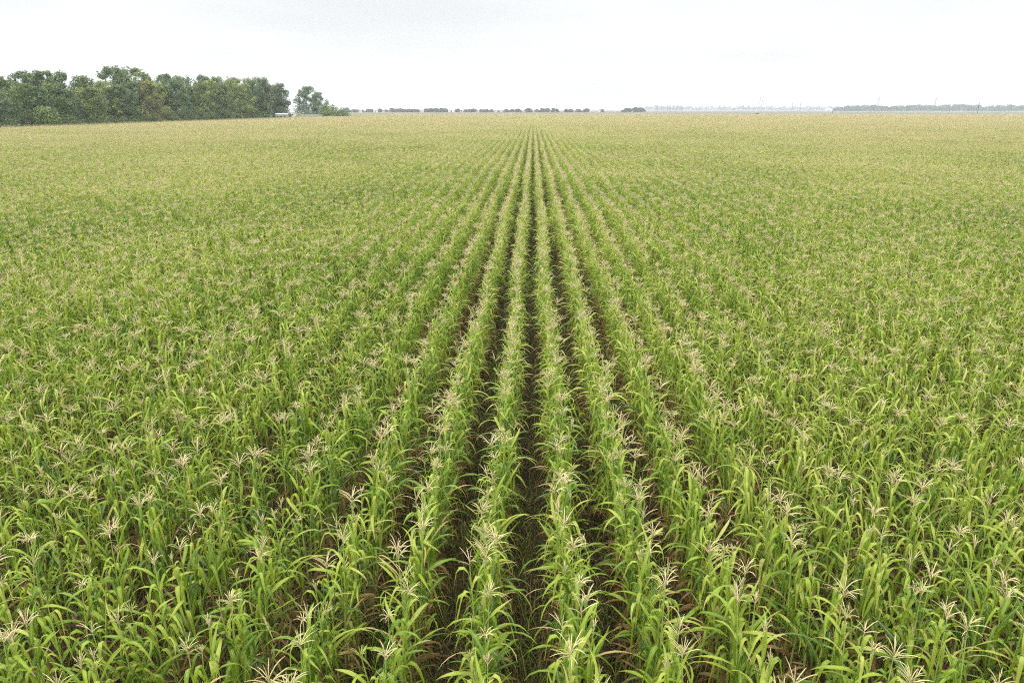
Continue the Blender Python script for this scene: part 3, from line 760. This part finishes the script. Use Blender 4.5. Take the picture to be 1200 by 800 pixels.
# ----------------------------------------------------------------------------- farm buildings
def shed(px_, Y_, wpx, top, label, wall, roof, name='farm_shed', pitch=0.22, dep=8.0, eave=None, opening=True):
    X_, _ = ground_at(px_, Y_); H = height_at(X_, Y_, top); W = wpx / px_per_m(X_, Y_)
    o = empty(name, (X_, Y_, 0), math.atan2(-X_, Y_) * 0.6)
    E = H / (1 + pitch) ; w2, d2 = W / 2, dep / 2
    mb = MB(); box(mb, (-w2, -d2, -0.3), (w2, d2, E))
    mb.add([(-w2, -d2, E), (-w2, d2, E), (-w2, 0, H - .1), (-w2, 0, H - .1)], [(0, 1, 2, 3)]); mb.add([(w2, -d2, E), (w2, d2, E), (w2, 0, H - .1), (w2, 0, H - .1)], [(0, 1, 2, 3)])
    link('wall', mb.mesh('wall', [wall], False), o)
    mb = MB(); x, y = w2 + .3, d2 + .35; t = 0.08
    for sg in (-1, 1):
        a = [(-x, sg * y, E - .12), (x, sg * y, E - .12), (x, 0, H), (-x, 0, H)]
        mb.add(a + [(p[0], p[1], p[2] + t) for p in a], [(0, 1, 2, 3), (4, 5, 6, 7), (0, 1, 5, 4), (1, 2, 6, 5), (2, 3, 7, 6), (3, 0, 4, 7)])
    link('roof', mb.mesh('roof', [roof], False), o)
    if opening:
        mb = MB(); box(mb, (-w2 * .35, -d2 - .06, 0), (w2 * .15, -d2 + .02, E * .72)); link('door', mb.mesh('door', [SHADOWY], False), o)
        for c in (-.7, .55):
            mb = MB(); box(mb, (w2 * c - .6, -d2 - .05, E * .4), (w2 * c + .6, -d2 + .02, E * .7)); link('window', mb.mesh('window', [SHADOWY], False), o)
    return tag(o, label, 'shed' if name == 'farm_shed' else 'building')
shed(330, 462, 13, 133.0, 'low pale-roofed shed at the end of the grove', GREYWALL, TIN, pitch=.15)
shed(341, 600, 8, 129.6, 'grey tin-roofed shed between the grove and the lone trees', WHITEWALL, TIN)
shed(422, 1650, 3, 128.0, 'tiny white house in the first gap of the far trees', WHITEWALL, TIN, 'farm_building')
shed(440, 1650, 4.5, 128.2, 'white farm building before the power pole among far trees', WHITEWALL, TIN, 'farm_building')
shed(449.2, 1650, 2.2, 128.0, 'narrow white silo-like shed just beside the far power pole', WHITEWALL, TIN, 'farm_building')
shed(495, 1680, 2.6, 128.0, 'small white shed at the gap before the long far trees', WHITEWALL, TIN, 'farm_building')
shed(529, 1700, 7, 128.0, 'long white farm building after the long run of far trees', WHITEWALL, TIN, 'farm_building')
shed(541, 1700, 3, 128.1, 'small white house between two single far trees', CREAM, TIN, 'farm_building')
shed(560, 1700, 2.6, 127.9, 'small white house standing alone further along the skyline', WHITEWALL, TIN, 'farm_building')
shed(585, 1900, 13, 128.6, 'long low cream building left of the middle rows\' end', CREAM, TIN, 'farm_building')
shed(704.5, 1900, 4.5, 128.2, 'white house beside the last single dark far tree', WHITEWALL, RUST, 'farm_building')
shed(971.5, 2600, 5.5, 127.4, 'low white building where the faint wood meets the long wood', WHITEWALL, TIN, 'farm_building')
# whitewashed wall by the two lone trees
o = empty('boundary_wall', (*ground_at(367, 535), 0), math.atan2(-ground_at(367, 535)[0], 535) * 0.8)
mb = MB(); hw = 10 / px_per_m(*ground_at(367, 535)); hz = height_at(*ground_at(367, 535), 134.1)
box(mb, (-hw, -.12, -.3), (hw, .12, hz)); link('wall', mb.mesh('wall', [GREYWALL], False), o)
mb = MB(); box(mb, (-hw - .08, -.2, hz + .003), (hw + .08, .2, hz + .12)); link('coping', mb.mesh('coping', [TIN], False), o)
tag(o, 'low weathered grey wall in front of the two lone gum trees', 'wall')

# ----------------------------------------------------------------------------- haze
mb = MB(); box(mb, (-5500, -280, -1), (6500, 6500, 62))
hz_m = bpy.data.materials.new('haze'); hz_m.use_nodes = True; t_ = hz_m.node_tree; t_.nodes.clear()
pv = t_.nodes.new('ShaderNodeVolumePrincipled'); pv.inputs['Color'].default_value = (0.88, 0.94, 1.0, 1); pv.inputs['Density'].default_value = 1.4e-4; pv.inputs['Anisotropy'].default_value = 0.2
ot = t_.nodes.new('ShaderNodeOutputMaterial'); t_.links.new(pv.outputs[0], ot.inputs['Volume'])
tag(link('haze', mb.mesh('haze', [hz_m], False)), 'pale air that fades the far trees', 'haze', None, 'stuff')

# ----------------------------------------------------------------------------- render
cy = S.cycles
cy.max_bounces = 7; cy.diffuse_bounces = 4; cy.glossy_bounces = 2; cy.transmission_bounces = 4; cy.volume_bounces = 1; cy.transparent_max_bounces = 4
cy.caustics_reflective = False; cy.caustics_refractive = False
cy.use_denoising = False; cy.filter_width = 1.15; cy.use_adaptive_sampling = False
